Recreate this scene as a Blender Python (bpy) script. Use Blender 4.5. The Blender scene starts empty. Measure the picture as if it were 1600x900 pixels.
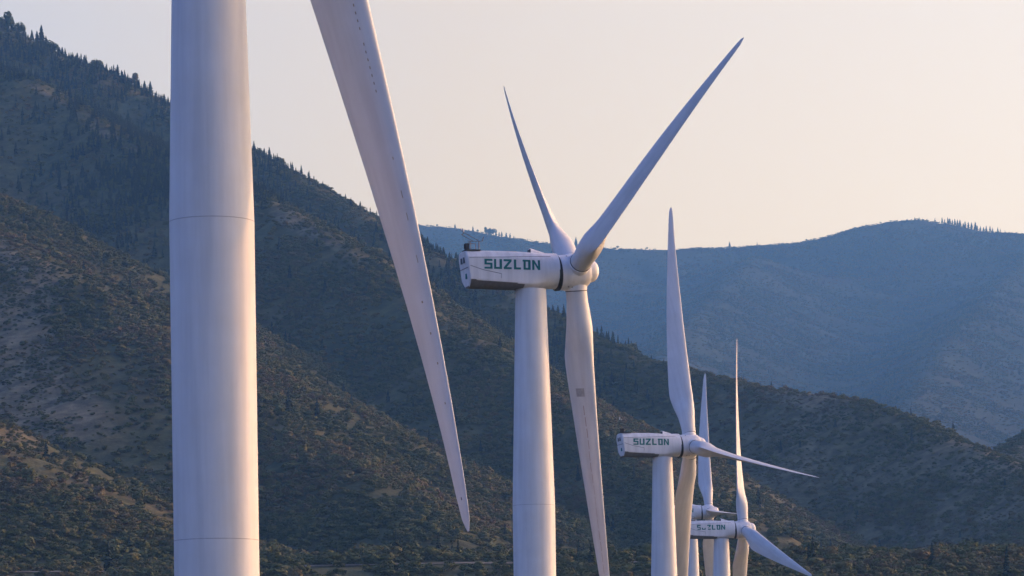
import bpy, bmesh, math, random
import numpy as np
from math import radians as RD, sin, cos, pi
from mathutils import Vector, Matrix, Euler

random.seed(7)
SC = bpy.context.scene
COL = SC.collection

# ------------------------------------------------------------------ camera, sky, sun, exposure
F, HZ, ROLL, CZ = 5500.0, 1188.0, 0.0144, 28.0      # focal length and horizon of a 1600 x 900 frame
cd = bpy.data.cameras.new('camera')
cam = bpy.data.objects.new('camera', cd)
COL.objects.link(cam)
SC.camera = cam
cd.sensor_fit = 'HORIZONTAL'
cd.sensor_width = 36
cd.lens = 36 * F / 1600
cd.shift_y = (HZ - 450) / 1600 * cos(ROLL)
cd.shift_x = -(HZ - 450) / 1600 * sin(ROLL)
cd.clip_start = 1
cd.clip_end = 60000
cam.matrix_world = Matrix.Translation((0, 0, CZ)) @ Matrix.Rotation(pi / 2, 4, 'X') @ Matrix.Rotation(-ROLL, 4, 'Z')

SUN_AZ, SUN_EL = 62.0, 8.0                           # degrees to the right of the view, degrees up
sun_dir = Vector((sin(RD(SUN_AZ)) * cos(RD(SUN_EL)), cos(RD(SUN_AZ)) * cos(RD(SUN_EL)), sin(RD(SUN_EL))))
ld = bpy.data.lights.new('sun', 'SUN')
ld.energy = 2.0
ld.angle = RD(1.5)
ld.color = (1.0, 0.48, 0.20)
sun = bpy.data.objects.new('sun', ld)
sun.rotation_euler = sun_dir.to_track_quat('Z', 'Y').to_euler()
COL.objects.link(sun)

w = bpy.data.worlds.new('World')
SC.world = w
w.use_nodes = True
nt = w.node_tree
N, L = nt.nodes, nt.links
N.clear()
wo = N.new('ShaderNodeOutputWorld')
bg = N.new('ShaderNodeBackground')
sky = N.new('ShaderNodeTexSky')
sky.sky_type = 'NISHITA'
sky.sun_disc = False
sky.sun_elevation = RD(SUN_EL)
sky.sun_rotation = RD(SUN_AZ)
sky.air_density = 1.3
sky.dust_density = 1.0
sky.ozone_density = 3.0
# smoky evening air low in the sky: the aerosol veil, brightest towards the sun, over the clear sky
geo = N.new('ShaderNodeNewGeometry')
sep = N.new('ShaderNodeSeparateXYZ')
tc = N.new('ShaderNodeTexCoord')
L.new(tc.outputs['Generated'], sep.inputs[0])
dot = N.new('ShaderNodeVectorMath'); dot.operation = 'DOT_PRODUCT'
L.new(tc.outputs['Generated'], dot.inputs[0]); dot.inputs[1].default_value = sun_dir
el = N.new('ShaderNodeMapRange'); el.interpolation_type = 'SMOOTHSTEP'
el.inputs['From Min'].default_value = 0.05; el.inputs['From Max'].default_value = 0.85
el.inputs['To Min'].default_value = 1.0; el.inputs['To Max'].default_value = 0.0
L.new(sep.outputs['Z'], el.inputs['Value'])
sd = N.new('ShaderNodeMapRange'); sd.interpolation_type = 'SMOOTHSTEP'
sd.inputs['From Min'].default_value = -0.55; sd.inputs['From Max'].default_value = 0.40
L.new(dot.outputs['Value'], sd.inputs['Value'])
veil = N.new('ShaderNodeMath'); veil.operation = 'MULTIPLY'
L.new(el.outputs[0], veil.inputs[0]); L.new(sd.outputs[0], veil.inputs[1])
vc = N.new('ShaderNodeValToRGB')                     # veil colour against the cosine of the angle from the sun
e_ = vc.color_ramp.elements
VK = 10.0
VC = [(0.0, (0.34, 0.36, 0.46)), (0.33, (0.54, 0.46, 0.365)), (0.47, (0.735, 0.545, 0.31)), (0.62, (0.92, 0.71, 0.445)), (0.78, (2.2, 1.6, 1.05)), (0.90, (6.0, 4.0, 2.3)), (1.0, (12.0, 7.2, 3.6))]
e_[0].position, e_[0].color = VC[0][0], (*VC[0][1], 1)
e_[1].position, e_[1].color = VC[-1][0], (*VC[-1][1], 1)
for p_, c_ in VC[1:-1]:
    x_ = e_.new(p_); x_.color = (*c_, 1)
L.new(dot.outputs['Value'], vc.inputs[0])
vs = N.new('ShaderNodeVectorMath'); vs.operation = 'SCALE'; vs.inputs['Scale'].default_value = VK
L.new(vc.outputs[0], vs.inputs[0])
add = N.new('ShaderNodeMix'); add.data_type = 'RGBA'; add.blend_type = 'MIX'
L.new(veil.outputs[0], add.inputs[0]); tint = N.new('ShaderNodeMix'); tint.data_type = 'RGBA'; tint.blend_type = 'MULTIPLY'; tint.inputs[0].default_value = 1
tint.inputs[7].default_value = (1.13, 0.98, 1.72, 1)         # smoke and dust turn the clear blue towards violet
L.new(sky.outputs[0], tint.inputs[6]); L.new(tint.outputs[2], add.inputs[6]); L.new(vs.outputs[0], add.inputs[7])
L.new(add.outputs[2], bg.inputs[0])
bg.inputs[1].default_value = 0.12
L.new(bg.outputs[0], wo.inputs[0])

SC.view_settings.view_transform = 'Standard'
SC.view_settings.look = 'None'
SC.view_settings.exposure = 0.9
SC.view_settings.gamma = 1
SC.render.engine = 'CYCLES'
SC.cycles.use_denoising = True
SC.cycles.max_bounces = 6
SC.cycles.diffuse_bounces = 3
SC.cycles.volume_bounces = 1
SC.cycles.transparent_max_bounces = 6

# ------------------------------------------------------------------ noise, projection
def _h(ix, iy, seed):
    n = (ix * 374761393 + iy * 668265263 + seed * 974711) & 0xffffffff
    n = ((n ^ (n >> 13)) * 1274126177) & 0xffffffff
    return ((n ^ (n >> 16)) & 0xffff) / 65535.0

def vnoise(x, y, seed=0):
    x = np.asarray(x, float); y = np.asarray(y, float)
    ix = np.floor(x).astype(np.int64); iy = np.floor(y).astype(np.int64)
    fx = x - ix; fy = y - iy
    fx = fx * fx * fx * (fx * (fx * 6 - 15) + 10); fy = fy * fy * fy * (fy * (fy * 6 - 15) + 10)
    a = _h(ix, iy, seed); b = _h(ix + 1, iy, seed); c = _h(ix, iy + 1, seed); d = _h(ix + 1, iy + 1, seed)
    return (a + (b - a) * fx) * (1 - fy) + (c + (d - c) * fx) * fy

def fbm(x, y, sc, octv=4, seed=0, gain=0.5):
    s = 0; a = 1; t = 0
    for i in range(octv):
        s = s + a * (vnoise(x / sc + 17.3 * i, y / sc - 9.1 * i, seed + i) * 2 - 1); t += a; a *= gain; sc = sc / 2.03
    return s / t

def to_px(x, y, z):
    """pixel of a world point in the 1600 x 900 photograph"""
    u = F * x / y; v = F * (z - CZ) / y + (450 - HZ)
    c, s = cos(ROLL), sin(ROLL)
    return 800 + c * u - s * v, 450 - (s * u + c * v)

def from_px(px, py, D):
    u = px - 800.0; v = 450.0 - py
    c, s = cos(ROLL), sin(ROLL)
    u, v = c * u + s * v, -s * u + c * v
    v -= (450 - HZ)
    return u * D / F, D, v * D / F + CZ

# ------------------------------------------------------------------ terrain
def smax(a, b, k):
    h = np.clip(0.5 + 0.5 * (a - b) / k, 0, 1)
    return b * (1 - h) + a * h + k * h * (1 - h)

RIDGES = [
  # (pixel x, pixel y, distance) along each crest; slope; seed; spur strength
  ('main', [(-2600, 260, 3500), (-1200, -60, 3350), (-500, -120, 3180), (-200, -40, 3080), (0, 42, 3000), (60, 72, 2975), (110, 96, 2950), (160, 118, 2920),
            (215, 148, 2895), (265, 172, 2870), (330, 212, 2830), (400, 250, 2790), (440, 268, 2765), (500, 302, 2730), (560, 336, 2690),
            (620, 372, 2645), (680, 402, 2605), (740, 432, 2560), (800, 462, 2515), (870, 500, 2470), (940, 536, 2420), (1000, 562, 2380), (1060, 577, 2345),
            (1140, 594, 2310), (1220, 608, 2275), (1290, 617, 2240), (1350, 630, 2210), (1420, 658, 2180), (1500, 692, 2130), (1580, 722, 2080), (1700, 780, 2000)], 0.62, 1, 0.30),
  ('spur', [(-300, 130, 2780), (-60, 84, 2700), (40, 125, 2640), (110, 165, 2590), (170, 197, 2550), (265, 246, 2480), (330, 275, 2430), (400, 306, 2390),
            (460, 338, 2340), (530, 378, 2290), (600, 430, 2230), (680, 498, 2170), (740, 535, 2120), (800, 574, 2080), (880, 640, 2020), (980, 710, 1950), (1080, 770, 1880), (1180, 820, 1800)], 0.60, 2, 0.30),
  ('front', [(-1500, 200, 2700), (-500, 110, 2350), (-200, 235, 2180), (0, 378, 2050), (60, 412, 2010), (120, 448, 1980), (200, 505, 1930), (265, 556, 1890), (330, 598, 1860), (400, 640, 1830),
             (500, 700, 1780), (600, 768, 1720), (700, 835, 1660)], 0.46, 3, 0.25),
  ('knoll', [(-900, 300, 1900), (-300, 560, 1720), (-60, 690, 1640), (80, 770, 1590), (200, 820, 1560), (330, 872, 1520)], 0.36, 4, 0.25),
  ('east', [(1440, 812, 2180), (1500, 770, 2230), (1550, 728, 2270), (1600, 694, 2310), (1760, 600, 2450), (2100, 420, 2700), (3200, 100, 3200), (5200, 0, 3400)], 0.45, 5, 0.3),
  ('far', [(-3500, 300, 5600), (-400, 340, 5400), (300, 330, 5300), (560, 340, 5250), (645, 350, 5200), (720, 357, 5180), (790, 371, 5160), (870, 383, 5150), (940, 389, 5150), (1050, 390, 5170), (1150, 386, 5200),
           (1250, 379, 5230), (1300, 368, 5250), (1350, 354, 5270), (1390, 346, 5280), (1430, 343, 5290), (1480, 350, 5300), (1540, 362, 5300), (1600, 366, 5300), (1750, 345, 5350), (2300, 250, 5500), (4500, 100, 5600)], 0.40, 6, 0.25),
  ('farspur', [(1610, 395, 5150), (1560, 450, 4850), (1490, 520, 4500), (1440, 600, 4200), (1400, 680, 3900)], 0.42, 8, 0.15),
  ('farspur2', [(1180, 400, 5050), (1110, 470, 4700), (1040, 550, 4300), (1000, 620, 3950)], 0.42, 9, 0.15),
]
RP = []
for nm, pts, k, seed, st in RIDGES:
    def deeper(D): return D * 0.87 if D < 1600 else (1390 + (D - 1600) * 1.65 if D < 3600 else 4690 + (D - 3600) * 3.6)
    RP.append((nm, np.array([from_px(a_, b_, deeper(D_)) for a_, b_, D_ in pts]), k, seed, st))

def ridge_height(x, y, P, k, seed, st):
    out = np.full(x.shape, -1e5); s0 = 0.0
    warp = fbm(x, y, 260, 3, seed + 40) * 60
    r = 14.0
    for i in range(len(P) - 1):
        ax, ay, az = P[i]; bx, by, bz_ = P[i + 1]
        dx, dy = bx - ax, by - ay
        Ln = math.hypot(dx, dy)
        t = np.clip(((x - ax) * dx + (y - ay) * dy) / (Ln * Ln), 0, 1)
        d = np.sqrt((x - ax - t * dx) ** 2 + (y - ay - t * dy) ** 2)
        sp = s0 + t * Ln + warp
        s0 += Ln
        mod = 1.06 + 0.8 * st * ((vnoise(sp / 150, sp * 0 + seed, seed + 3) * 2 - 1) + 0.5 * (vnoise(sp / 62, sp * 0 + seed, seed + 5) * 2 - 1)) * np.clip(d / 120, 0, 1)
        out = np.maximum(out, az + t * (bz_ - az) - k * mod * (np.sqrt(d * d + r * r) - r) - d * d / 2600.0 * np.clip((6000 - y) / 1500, 0, 1))
    return out

def terrain(x, y):
    x = np.asarray(x, float); y = np.asarray(y, float)
    t = np.clip((y - 800) / (1300 - 800), 0, 1)
    base = 1.0 + (t * t * (3 - 2 * t)) * 98 + np.clip(y - 1300, 0, 2800) * 0.045
    base = base + fbm(x, y, 420, 3, 70) * 10 * np.clip((y - 900) / 500, 0, 1)
    h = base
    for nm, P, k, seed, st in RP:
        far = nm.startswith('far')
        m = (y > 4300) if far else (y < 5600)
        if not m.any(): continue
        hh = np.full(x.shape, -1e5)
        hh[m] = ridge_height(x[m], y[m], P, k, seed, st)
        h = smax(h, hh, 90.0 if far else 9.0)
    rough = np.clip((y - 1200) / 300, 0, 1)
    h = h + rough * (fbm(x, y, 95, 4, 90, 0.55) * 4.2 + fbm(x, y, 17, 3, 120) * 0.9)
    return h

ucore = np.linspace(-0.165, 0.165, 620)
uout = 0.165 + (np.linspace(0, 1, 46)[1:] ** 1.7) * 0.8
U = np.concatenate([-uout[::-1], ucore, uout])
Y = np.concatenate([np.linspace(20, 1150, 60), np.linspace(1154, 4150, 640), np.linspace(4170, 11800, 270)])
UU, YY = np.meshgrid(U, Y)
XX = UU * YY
HH = terrain(XX, YY)
nr, nc = XX.shape

def grid_mesh(name, X, Yv, Z):
    r, c = X.shape
    me = bpy.data.meshes.new(name)
    me.vertices.add(r * c)
    me.vertices.foreach_set('co', np.stack([X, Yv, Z], -1).astype(np.float32).ravel())
    i = np.arange(r * c).reshape(r, c)
    q = np.stack([i[:-1, :-1], i[:-1, 1:], i[1:, 1:], i[1:, :-1]], -1).reshape(-1, 4)
    me.loops.add(q.size); me.loops.foreach_set('vertex_index', q.astype(np.int32).ravel())
    me.polygons.add(len(q)); me.polygons.foreach_set('loop_start', (np.arange(len(q)) * 4).astype(np.int32))
    me.update(calc_edges=True)
    me.polygons.foreach_set('use_smooth', np.ones(len(q), bool))
    return me

# where the slope is bare earth and dry grass (right side also paled to paint in low sun)
def bare_mask(x, y, z):
    px, py = to_px(x, y, z)
    def blob(cx, cy, ax, ay, ang=0):
        c, s = cos(RD(ang)), sin(RD(ang))
        dx = px - cx; dy = py - cy
        a = (dx * c + dy * s) / ax; b = (-dx * s + dy * c) / ay
        return np.exp(-(a * a + b * b))
    m = 1.0 * blob(20, 520, 95, 120, 20) + 0.9 * blob(90, 640, 110, 60, 25) + 0.9 * blob(15, 400, 70, 26, 30) + 0.5 * blob(130, 755, 80, 20, 10) + .35 * blob(20, 690, 60, 40)
    m = m + 0.9 * blob(72, 146, 45, 7, 30) + 0.95 * blob(190, 222, 85, 9, 27) + 0.75 * blob(465, 352, 80, 18, 31) + 0.5 * blob(560, 405, 70, 16, 36)
    m = m + 0.65 * blob(730, 530, 70, 18, 30) + 0.4 * blob(700, 560, 60, 30, 30) + 0.7 * blob(1570, 725, 60, 22, -25) + .5 * blob(1450, 420, 160, 60, 40) + 0.35 * blob(1300, 640, 90, 20, 20)
    m = m * np.where(y > 4200, 0.1, 1.0)
    m = m + np.where(y < 4200, 0.60 * np.clip((px - 930) / 260, 0, 1) * np.clip((900 - py) / 60, 0.4, 1), 0) + 0.22 * blob(450, 700, 160, 120)  # drier growth on the right, with low sunlight painted in as paler ground
    n = fbm(x, y, 60, 4, 210) * 0.32
    return np.clip((m + n - 0.38) * 2.2, 0, 1)

BARE = bare_mask(XX, YY, HH)

def mat(name):
    m = bpy.data.materials.new(name); m.use_nodes = True
    t = m.node_tree; t.nodes.clear()
    o = t.nodes.new('ShaderNodeOutputMaterial'); b = t.nodes.new('ShaderNodeBsdfPrincipled')
    t.links.new(b.outputs[0], o.inputs[0])
    return m, t, b

def noise(t, scale, detail=4, coord=None, rough=0.55):
    n = t.nodes.new('ShaderNodeTexNoise'); n.inputs['Scale'].default_value = scale; n.inputs['Detail'].default_value = detail
    n.inputs['Roughness'].default_value = rough
    if coord is not None: t.links.new(coord, n.inputs['Vector'])
    return n

def ramp(t, src, stops):
    r = t.nodes.new('ShaderNodeValToRGB')
    e = r.color_ramp.elements
    e[0].position, e[0].color = stops[0][0], (*stops[0][1], 1)
    e[1].position, e[1].color = stops[1][0], (*stops[1][1], 1)
    for p, c in stops[2:]:
        x = e.new(p); x.color = (*c, 1)
    t.links.new(src, r.inputs[0])
    return r

def mix(t, fac, a, b, mode='MIX'):
    m = t.nodes.new('ShaderNodeMix'); m.data_type = 'RGBA'; m.blend_type = mode
    for i, v in ((0, fac), (6, a), (7, b)):
        if isinstance(v, (int, float)): m.inputs[i].default_value = v
        elif isinstance(v, tuple): m.inputs[i].default_value = (*v, 1)
        else: t.links.new(v, m.inputs[i])
    return m.outputs[2]

# ground material
gm, t, b = mat('hillside')
g = t.nodes.new('ShaderNodeNewGeometry')
at = t.nodes.new('ShaderNodeAttribute'); at.attribute_name = 'bare'
n1 = noise(t, 0.011, 6, g.outputs['Position']); n2 = noise(t, 0.09, 5, g.outputs['Position'], 0.65)
veg = ramp(t, n1.outputs['Fac'], [(0.3, (0.070, 0.080, 0.034)), (0.7, (0.135, 0.112, 0.050)), (0.5, (0.100, 0.098, 0.040))])
soil = ramp(t, n2.outputs['Fac'], [(0.3, (0.150, 0.126, 0.072)), (0.72, (0.245, 0.205, 0.120))])
aw = t.nodes.new('ShaderNodeAttribute'); aw.attribute_name = 'wooded'
c = mix(t, at.outputs['Fac'], veg.outputs[0], soil.outputs[0])
n0 = noise(t, 0.0035, 5, g.outputs['Position'], 0.6)
wd = ramp(t, n0.outputs['Fac'], [(0.35, (0.024, 0.036, 0.024)), (0.68, (0.056, 0.058, 0.038))])
c = mix(t, aw.outputs['Fac'], c, wd.outputs[0])
sp = ramp(t, n2.outputs['Fac'], [(0.35, (0.6, 0.6, 0.6)), (0.65, (1.15, 1.15, 1.15))])
c = mix(t, 1.0, c, sp.outputs[0], 'MULTIPLY')
t.links.new(c, b.inputs['Base Color']); b.inputs['Roughness'].default_value = 0.95
b.inputs['Specular IOR Level'].default_value = 0.1
n3 = noise(t, 0.35, 4, g.outputs['Position'], 0.7)
bp = t.nodes.new('ShaderNodeBump'); bp.inputs['Distance'].default_value = 1.6; bp.inputs['Strength'].default_value = 0.6
t.links.new(n3.outputs['Fac'], bp.inputs['Height']); t.links.new(bp.outputs[0], b.inputs['Normal'])
M_GROUND = gm

me = grid_mesh('hills', XX, YY, HH)
a = me.attributes.new('bare', 'FLOAT', 'POINT'); a.data.foreach_set('value', BARE.astype(np.float32).ravel())
a = me.attributes.new('wooded', 'FLOAT', 'POINT'); a.data.foreach_set('value', (np.clip((YY - 4200) / 200, 0, 1) * np.clip(0.95 - BARE, 0, 1)).astype(np.float32).ravel())
me.materials.append(M_GROUND)
hills = bpy.data.objects.new('hills', me); COL.objects.link(hills); hills['kind'] = 'structure'
hills['label'] = 'scrub covered mountain slopes rising behind the turbines'

# the plain round about, beyond the modelled slopes
me = bpy.data.meshes.new('plain')
me.from_pydata([(-11500, -3000, -0.4), (11500, -3000, -0.4), (11500, 12000, -0.4), (-11500, 12000, -0.4)], [], [(0, 1, 2, 3)])
me.materials.append(M_GROUND)
plain = bpy.data.objects.new('ground', me); COL.objects.link(plain); plain['kind'] = 'structure'

# a dirt track along the foot of the slope
tm, t, b = mat('dirt track')
g = t.nodes.new('ShaderNodeNewGeometry'); n = noise(t, 0.4, 4, g.outputs['Position'])
r = ramp(t, n.outputs['Fac'], [(0.3, (0.12, 0.105, 0.08)), (0.7, (0.20, 0.175, 0.13))])
t.links.new(r.outputs[0], b.inputs['Base Color']); b.inputs['Roughness'].default_value = 0.95
xs = np.linspace(-330, 330, 240)
yc = 1236 + 3 * np.sin(xs / 70) + fbm(xs, xs * 0, 60, 2, 5) * 4
tx = np.stack([xs, xs], 0); ty = np.stack([yc, yc + 5], 0)
tz = terrain(tx, ty) + 0.45
me = grid_mesh('dirt_track', tx, ty, tz); me.materials.append(tm)
o = bpy.data.objects.new('dirt_road', me); COL.objects.link(o); o['kind'] = 'structure'

# ------------------------------------------------------------------ vegetation meshes
def leaf_mat(name, cols, region=0.004, trunk=False):
    m, t, b = mat(name)
    g = t.nodes.new('ShaderNodeNewGeometry')
    oi = t.nodes.new('ShaderNodeObjectInfo')
    nn = noise(t, region, 4, g.outputs['Position'], 0.6)
    ad = t.nodes.new('ShaderNodeMath'); ad.operation = 'MULTIPLY_ADD'
    t.links.new(oi.outputs['Random'], ad.inputs[0]); ad.inputs[1].default_value = 0.26; 
    sb = t.nodes.new('ShaderNodeMath'); sb.operation = 'SUBTRACT'; t.links.new(nn.outputs['Fac'], sb.inputs[0]); sb.inputs[1].default_value = 0.13
    t.links.new(sb.outputs[0], ad.inputs[2])
    r = ramp(t, ad.outputs[0], cols)
    fine = noise(t, 1.6, 3, g.outputs['Position'])
    f = ramp(t, fine.outputs['Fac'], [(0.3, (0.85, 0.85, 0.85)), (0.7, (1.15, 1.15, 1.15))])
    c = mix(t, 1.0, r.outputs[0], f.outputs[0], 'MULTIPLY')
    t.links.new(c, b.inputs['Base Color']); b.inputs['Roughness'].default_value = 0.8
    b.inputs['Specular IOR Level'].default_value = 0.15
    return m

M_SCRUB = leaf_mat('scrub oak leaves', [(0.26, (0.064, 0.078, 0.024)), (0.78, (0.155, 0.105, 0.052)), (0.42, (0.102, 0.110, 0.030)), (0.53, (0.142, 0.136, 0.042)), (0.64, (0.152, 0.120, 0.048))], 0.006)
M_PINE = leaf_mat('conifer needles', [(0.3, (0.020, 0.034, 0.022)), (0.7, (0.045, 0.055, 0.028))], 0.01)
bm_, t, b = mat('bark'); n = noise(t, 3); r = ramp(t, n.outputs['Fac'], [(0.3, (0.06, 0.045, 0.035)), (0.7, (0.12, 0.09, 0.07))])
t.links.new(r.outputs[0], b.inputs['Base Color']); b.inputs['Roughness'].default_value = 0.9
M_BARK = bm_

def mesh_from(name, V, Fc, m, smooth=False):
    me = bpy.data.meshes.new(name); me.from_pydata([tuple(v) for v in V], [], Fc); me.materials.append(m)
    if smooth:
        me.polygons.foreach_set('use_smooth', [True] * len(Fc))
    me.update(); return me

def shrub_mesh(name, seed, m, n=240, flat=0.75, tall=1.0):
    """clumps of small leaf faces spread through several lobes, about 1 m across and 1 m high; unequal lobes"""
    R = random.Random(seed); V = []; Fc = []
    lobes = []
    for i in range(R.randint(4, 7)):
        a = R.uniform(0, 2 * pi); d = R.uniform(0.05, 0.33)
        lobes.append((d * cos(a), d * sin(a), R.uniform(0.25, 0.62) * tall, R.uniform(0.16, 0.30)))
    for i in range(n):
        lx, ly, lz, lr = lobes[i % len(lobes)]
        v = Vector((R.gauss(0, 1), R.gauss(0, 1), R.gauss(0, 1))).normalized()
        rr = lr * R.uniform(0.78, 1.05)
        c = Vector((lx, ly, lz)) + Vector((v.x * rr, v.y * rr, v.z * rr * flat * tall))
        if c.z < 0: c.z = R.uniform(0, 0.15)
        nrm = (v + Vector((R.uniform(-1, 1), R.uniform(-1, 1), R.uniform(-.4, .8))) * 0.45).normalized()
        t1 = nrm.orthogonal().normalized(); t2 = nrm.cross(t1)
        s = R.uniform(0.045, 0.10); a = R.uniform(0, 2 * pi); k = len(V)
        for q in range(4):
            aa = a + q * pi / 2; e = s * R.uniform(0.7, 1.2)
            V.append(c + t1 * (e * cos(aa)) + t2 * (e * sin(aa)))
        Fc.append((k, k + 1, k + 2, k + 3))
    return mesh_from(name, V, Fc, m)

def conifer_mesh(name, seed, m, n=15, width=0.24):
    """whorls of drooping boughs, 1 m high, uneven and gappy"""
    R = random.Random(seed); V = []; Fc = []
    for i in range(n):
        z = 0.10 + 0.86 * (i / (n - 1)) ** 0.95
        rad = width * (1 - z) ** 0.8 * R.uniform(0.75, 1.15) + 0.012
        nb = R.randint(7, 9)
        a0 = R.uniform(0, 2 * pi)
        for j in range(nb):
            if R.random() < 0.1: continue
            a = a0 + 2 * pi * j / nb + R.uniform(-.25, .25); r = rad * R.uniform(0.65, 1.15)
            d = Vector((cos(a), sin(a), 0)); s = Vector((-sin(a), cos(a), 0)) * (0.42 * r + 0.008)
            zz = z + R.uniform(-.02, .02); k = len(V)
            V += [Vector((0, 0, zz + 0.035)), d * r * 0.6 + s + Vector((0, 0, zz - 0.01)), d * r + Vector((0, 0, zz - 0.035 - 0.15 * r)),
                  d * r * 0.6 - s + Vector((0, 0, zz - 0.012)), d * r * 0.55 + Vector((0, 0, zz - 0.05))]
            Fc += [(k, k + 1, k + 2), (k, k + 2, k + 3), (k + 1, k + 4, k + 2), (k + 4, k + 3, k + 2)]
    k = len(V)
    V += [Vector((0.012, 0, 0.93)), Vector((-0.008, 0.01, 0.93)), Vector((-0.006, -0.01, 0.93)), Vector((0, 0, 1.02))]
    Fc += [(k, k + 1, k + 3), (k + 1, k + 2, k + 3), (k + 2, k, k + 3)]
    return mesh_from(name, V, Fc, m)

def trunk_mesh(name, h, r):
    V = []; Fc = []; n = 7; zs = (-0.06, 0.0, 0.3 * h, h)
    for z, rr in zip(zs, (r * 1.3, r * 1.15, r * 0.8, r * 0.2)):
        for i in range(n): V.append((rr * cos(2 * pi * i / n), rr * sin(2 * pi * i / n), z))
    for q in range(3):
        for i in range(n): Fc.append((q * n + i, q * n + (i + 1) % n, (q + 1) * n + (i + 1) % n, (q + 1) * n + i))
    return mesh_from(name, V, Fc, M_BARK, True)

def limbs_mesh(name, seed):
    """trunk and a few rising limbs of a broad-headed tree, 1 m high"""
    R = random.Random(seed); V = []; Fc = []
    def tube(a, b, ra, rb):
        ax = (b - a).normalized(); u = ax.orthogonal().normalized(); v = ax.cross(u); k = len(V)
        for p, r in ((a, ra), (b, rb)):
            for i in range(5): V.append(p + u * r * cos(2 * pi * i / 5) + v * r * sin(2 * pi * i / 5))
        for i in range(5): Fc.append((k + i, k + (i + 1) % 5, k + 5 + (i + 1) % 5, k + 5 + i))
    tube(Vector((0, 0, -.06)), Vector((0.01, 0, .35)), .045, .032)
    for i in range(5):
        a = i * 1.256 + R.uniform(-.3, .3); d = Vector((cos(a) * .25, sin(a) * .25, .45 + R.uniform(-.1, .12)))
        tube(Vector((.01, 0, .30)), d, .025, .009)
    return mesh_from(name, V, Fc, M_BARK)

SRC = bpy.data.collections.new('vegetation_kinds')           # kinds used by the scattered growth
def src(name, me):
    o = bpy.data.objects.new(name, me); SRC.objects.link(o); return o
for i in range(6): src('a%d_scrub' % i, shrub_mesh('scrub_oak', 20 + i, M_SCRUB, 230))
for i in range(3): src('b%d_conifer' % i, conifer_mesh('conifer', 50 + i, M_PINE, 12, 0.22 + 0.03 * i))
for i in range(2): src('c%d_poplar' % i, shrub_mesh('tall_scrub', 70 + i, M_SCRUB, 260, 1.0, 1.35))

def scatter(name, P, S, Kd, label):
    me = bpy.data.meshes.new(name)
    me.vertices.add(len(P)); me.vertices.foreach_set('co', P.astype(np.float32).ravel())
    def attr(n, typ, arr, f='value'):
        a = me.attributes.new(n, typ, 'POINT'); a.data.foreach_set(f, arr.ravel())
    attr('size', 'FLOAT_VECTOR', S.astype(np.float32), 'vector')
    attr('sort', 'INT', Kd.astype(np.int32))
    attr('turn', 'FLOAT', (np.random.RandomState(3).rand(len(P)) * 6.283).astype(np.float32))
    me.update()
    o = bpy.data.objects.new(name, me); COL.objects.link(o)
    o['kind'] = 'stuff'; o['label'] = label; o['category'] = 'undergrowth'
    ng = bpy.data.node_groups.new(name, 'GeometryNodeTree')
    ng.interface.new_socket('Geometry', in_out='INPUT', socket_type='NodeSocketGeometry')
    ng.interface.new_socket('Geometry', in_out='OUTPUT', socket_type='NodeSocketGeometry')
    n = ng.nodes; l = ng.links
    gi = n.new('NodeGroupInput'); go = n.new('NodeGroupOutput')
    ip = n.new('GeometryNodeInstanceOnPoints'); ci = n.new('GeometryNodeCollectionInfo')
    ci.inputs['Collection'].default_value = SRC; ci.inputs['Separate Children'].default_value = True; ci.inputs['Reset Children'].default_value = True
    def na(nm, dt):
        x = n.new('GeometryNodeInputNamedAttribute'); x.data_type = dt; x.inputs['Name'].default_value = nm; return x.outputs['Attribute']
    mp = n.new('GeometryNodeMeshToPoints')
    l.new(gi.outputs[0], mp.inputs['Mesh']); l.new(mp.outputs[0], ip.inputs['Points'])
    l.new(ci.outputs[0], ip.inputs['Instance']); ip.inputs['Pick Instance'].default_value = True
    l.new(na('sort', 'INT'), ip.inputs['Instance Index'])
    l.new(na('size', 'FLOAT_VECTOR'), ip.inputs['Scale'])
    cx = n.new('ShaderNodeCombineXYZ'); l.new(na('turn', 'FLOAT'), cx.inputs['Z'])
    l.new(cx.outputs[0], ip.inputs['Rotation'])
    l.new(ip.outputs[0], go.inputs[0])
    md = o.modifiers.new('growth', 'NODES'); md.node_group = ng
    return o

# what can be seen of the slopes from about here (with a margin)
el_ = (HH - CZ) / YY
run = np.maximum.accumulate(el_, axis=0)
vis = (HH + 12 - CZ) / YY >= run - 0.001
rng = np.random.RandomState(11)
core = (np.abs(UU) < 0.2)
dyr = np.gradient(Y)[:, None] * np.ones_like(UU)
duc = np.gradient(U)[None, :] * np.ones_like(UU)
area = dyr * duc * YY
def sample(mask, dens, n):
    p = (area * dens * mask).ravel(); p = p / p.sum()
    idx = rng.choice(p.size, n, p=p)
    r_, c_ = np.unravel_index(idx, XX.shape)
    y = Y[r_] + (rng.rand(n) - 0.5) * dyr[r_, c_]; u = U[c_] + (rng.rand(n) - 0.5) * duc[r_, c_]
    x = u * y
    return x, y
near = (YY > 1130) & (YY < 4150)
clump = np.clip(fbm(XX, YY, 55, 4, 300) * 2.0 + 0.8, 0.22, 1.6)
ytr = 1236 + 3 * np.sin(XX / 70) + fbm(XX, XX * 0, 60, 2, 5) * 4
roadside = np.where((YY < ytr + 7) & (YY > ytr - 12), np.where((XX > -95) & (XX < -20), 0.02, 0.35), 1.0)
dens = clump * (1 - 0.93 * BARE) * roadside
x, y = sample(vis & core & near, dens, 105000)
z = terrain(x, y)
px, py = to_px(x, y, z)
upper = np.clip((2.0 - (py - 0.5 * (px - 100)) / 260), 0, 1) * np.clip((1050 - px) / 450, 0, 1) * np.where((px > 445) & (px < 640), 0.15, 1.0) * (y > 2500)      # the high shaded flank carries conifers
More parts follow.
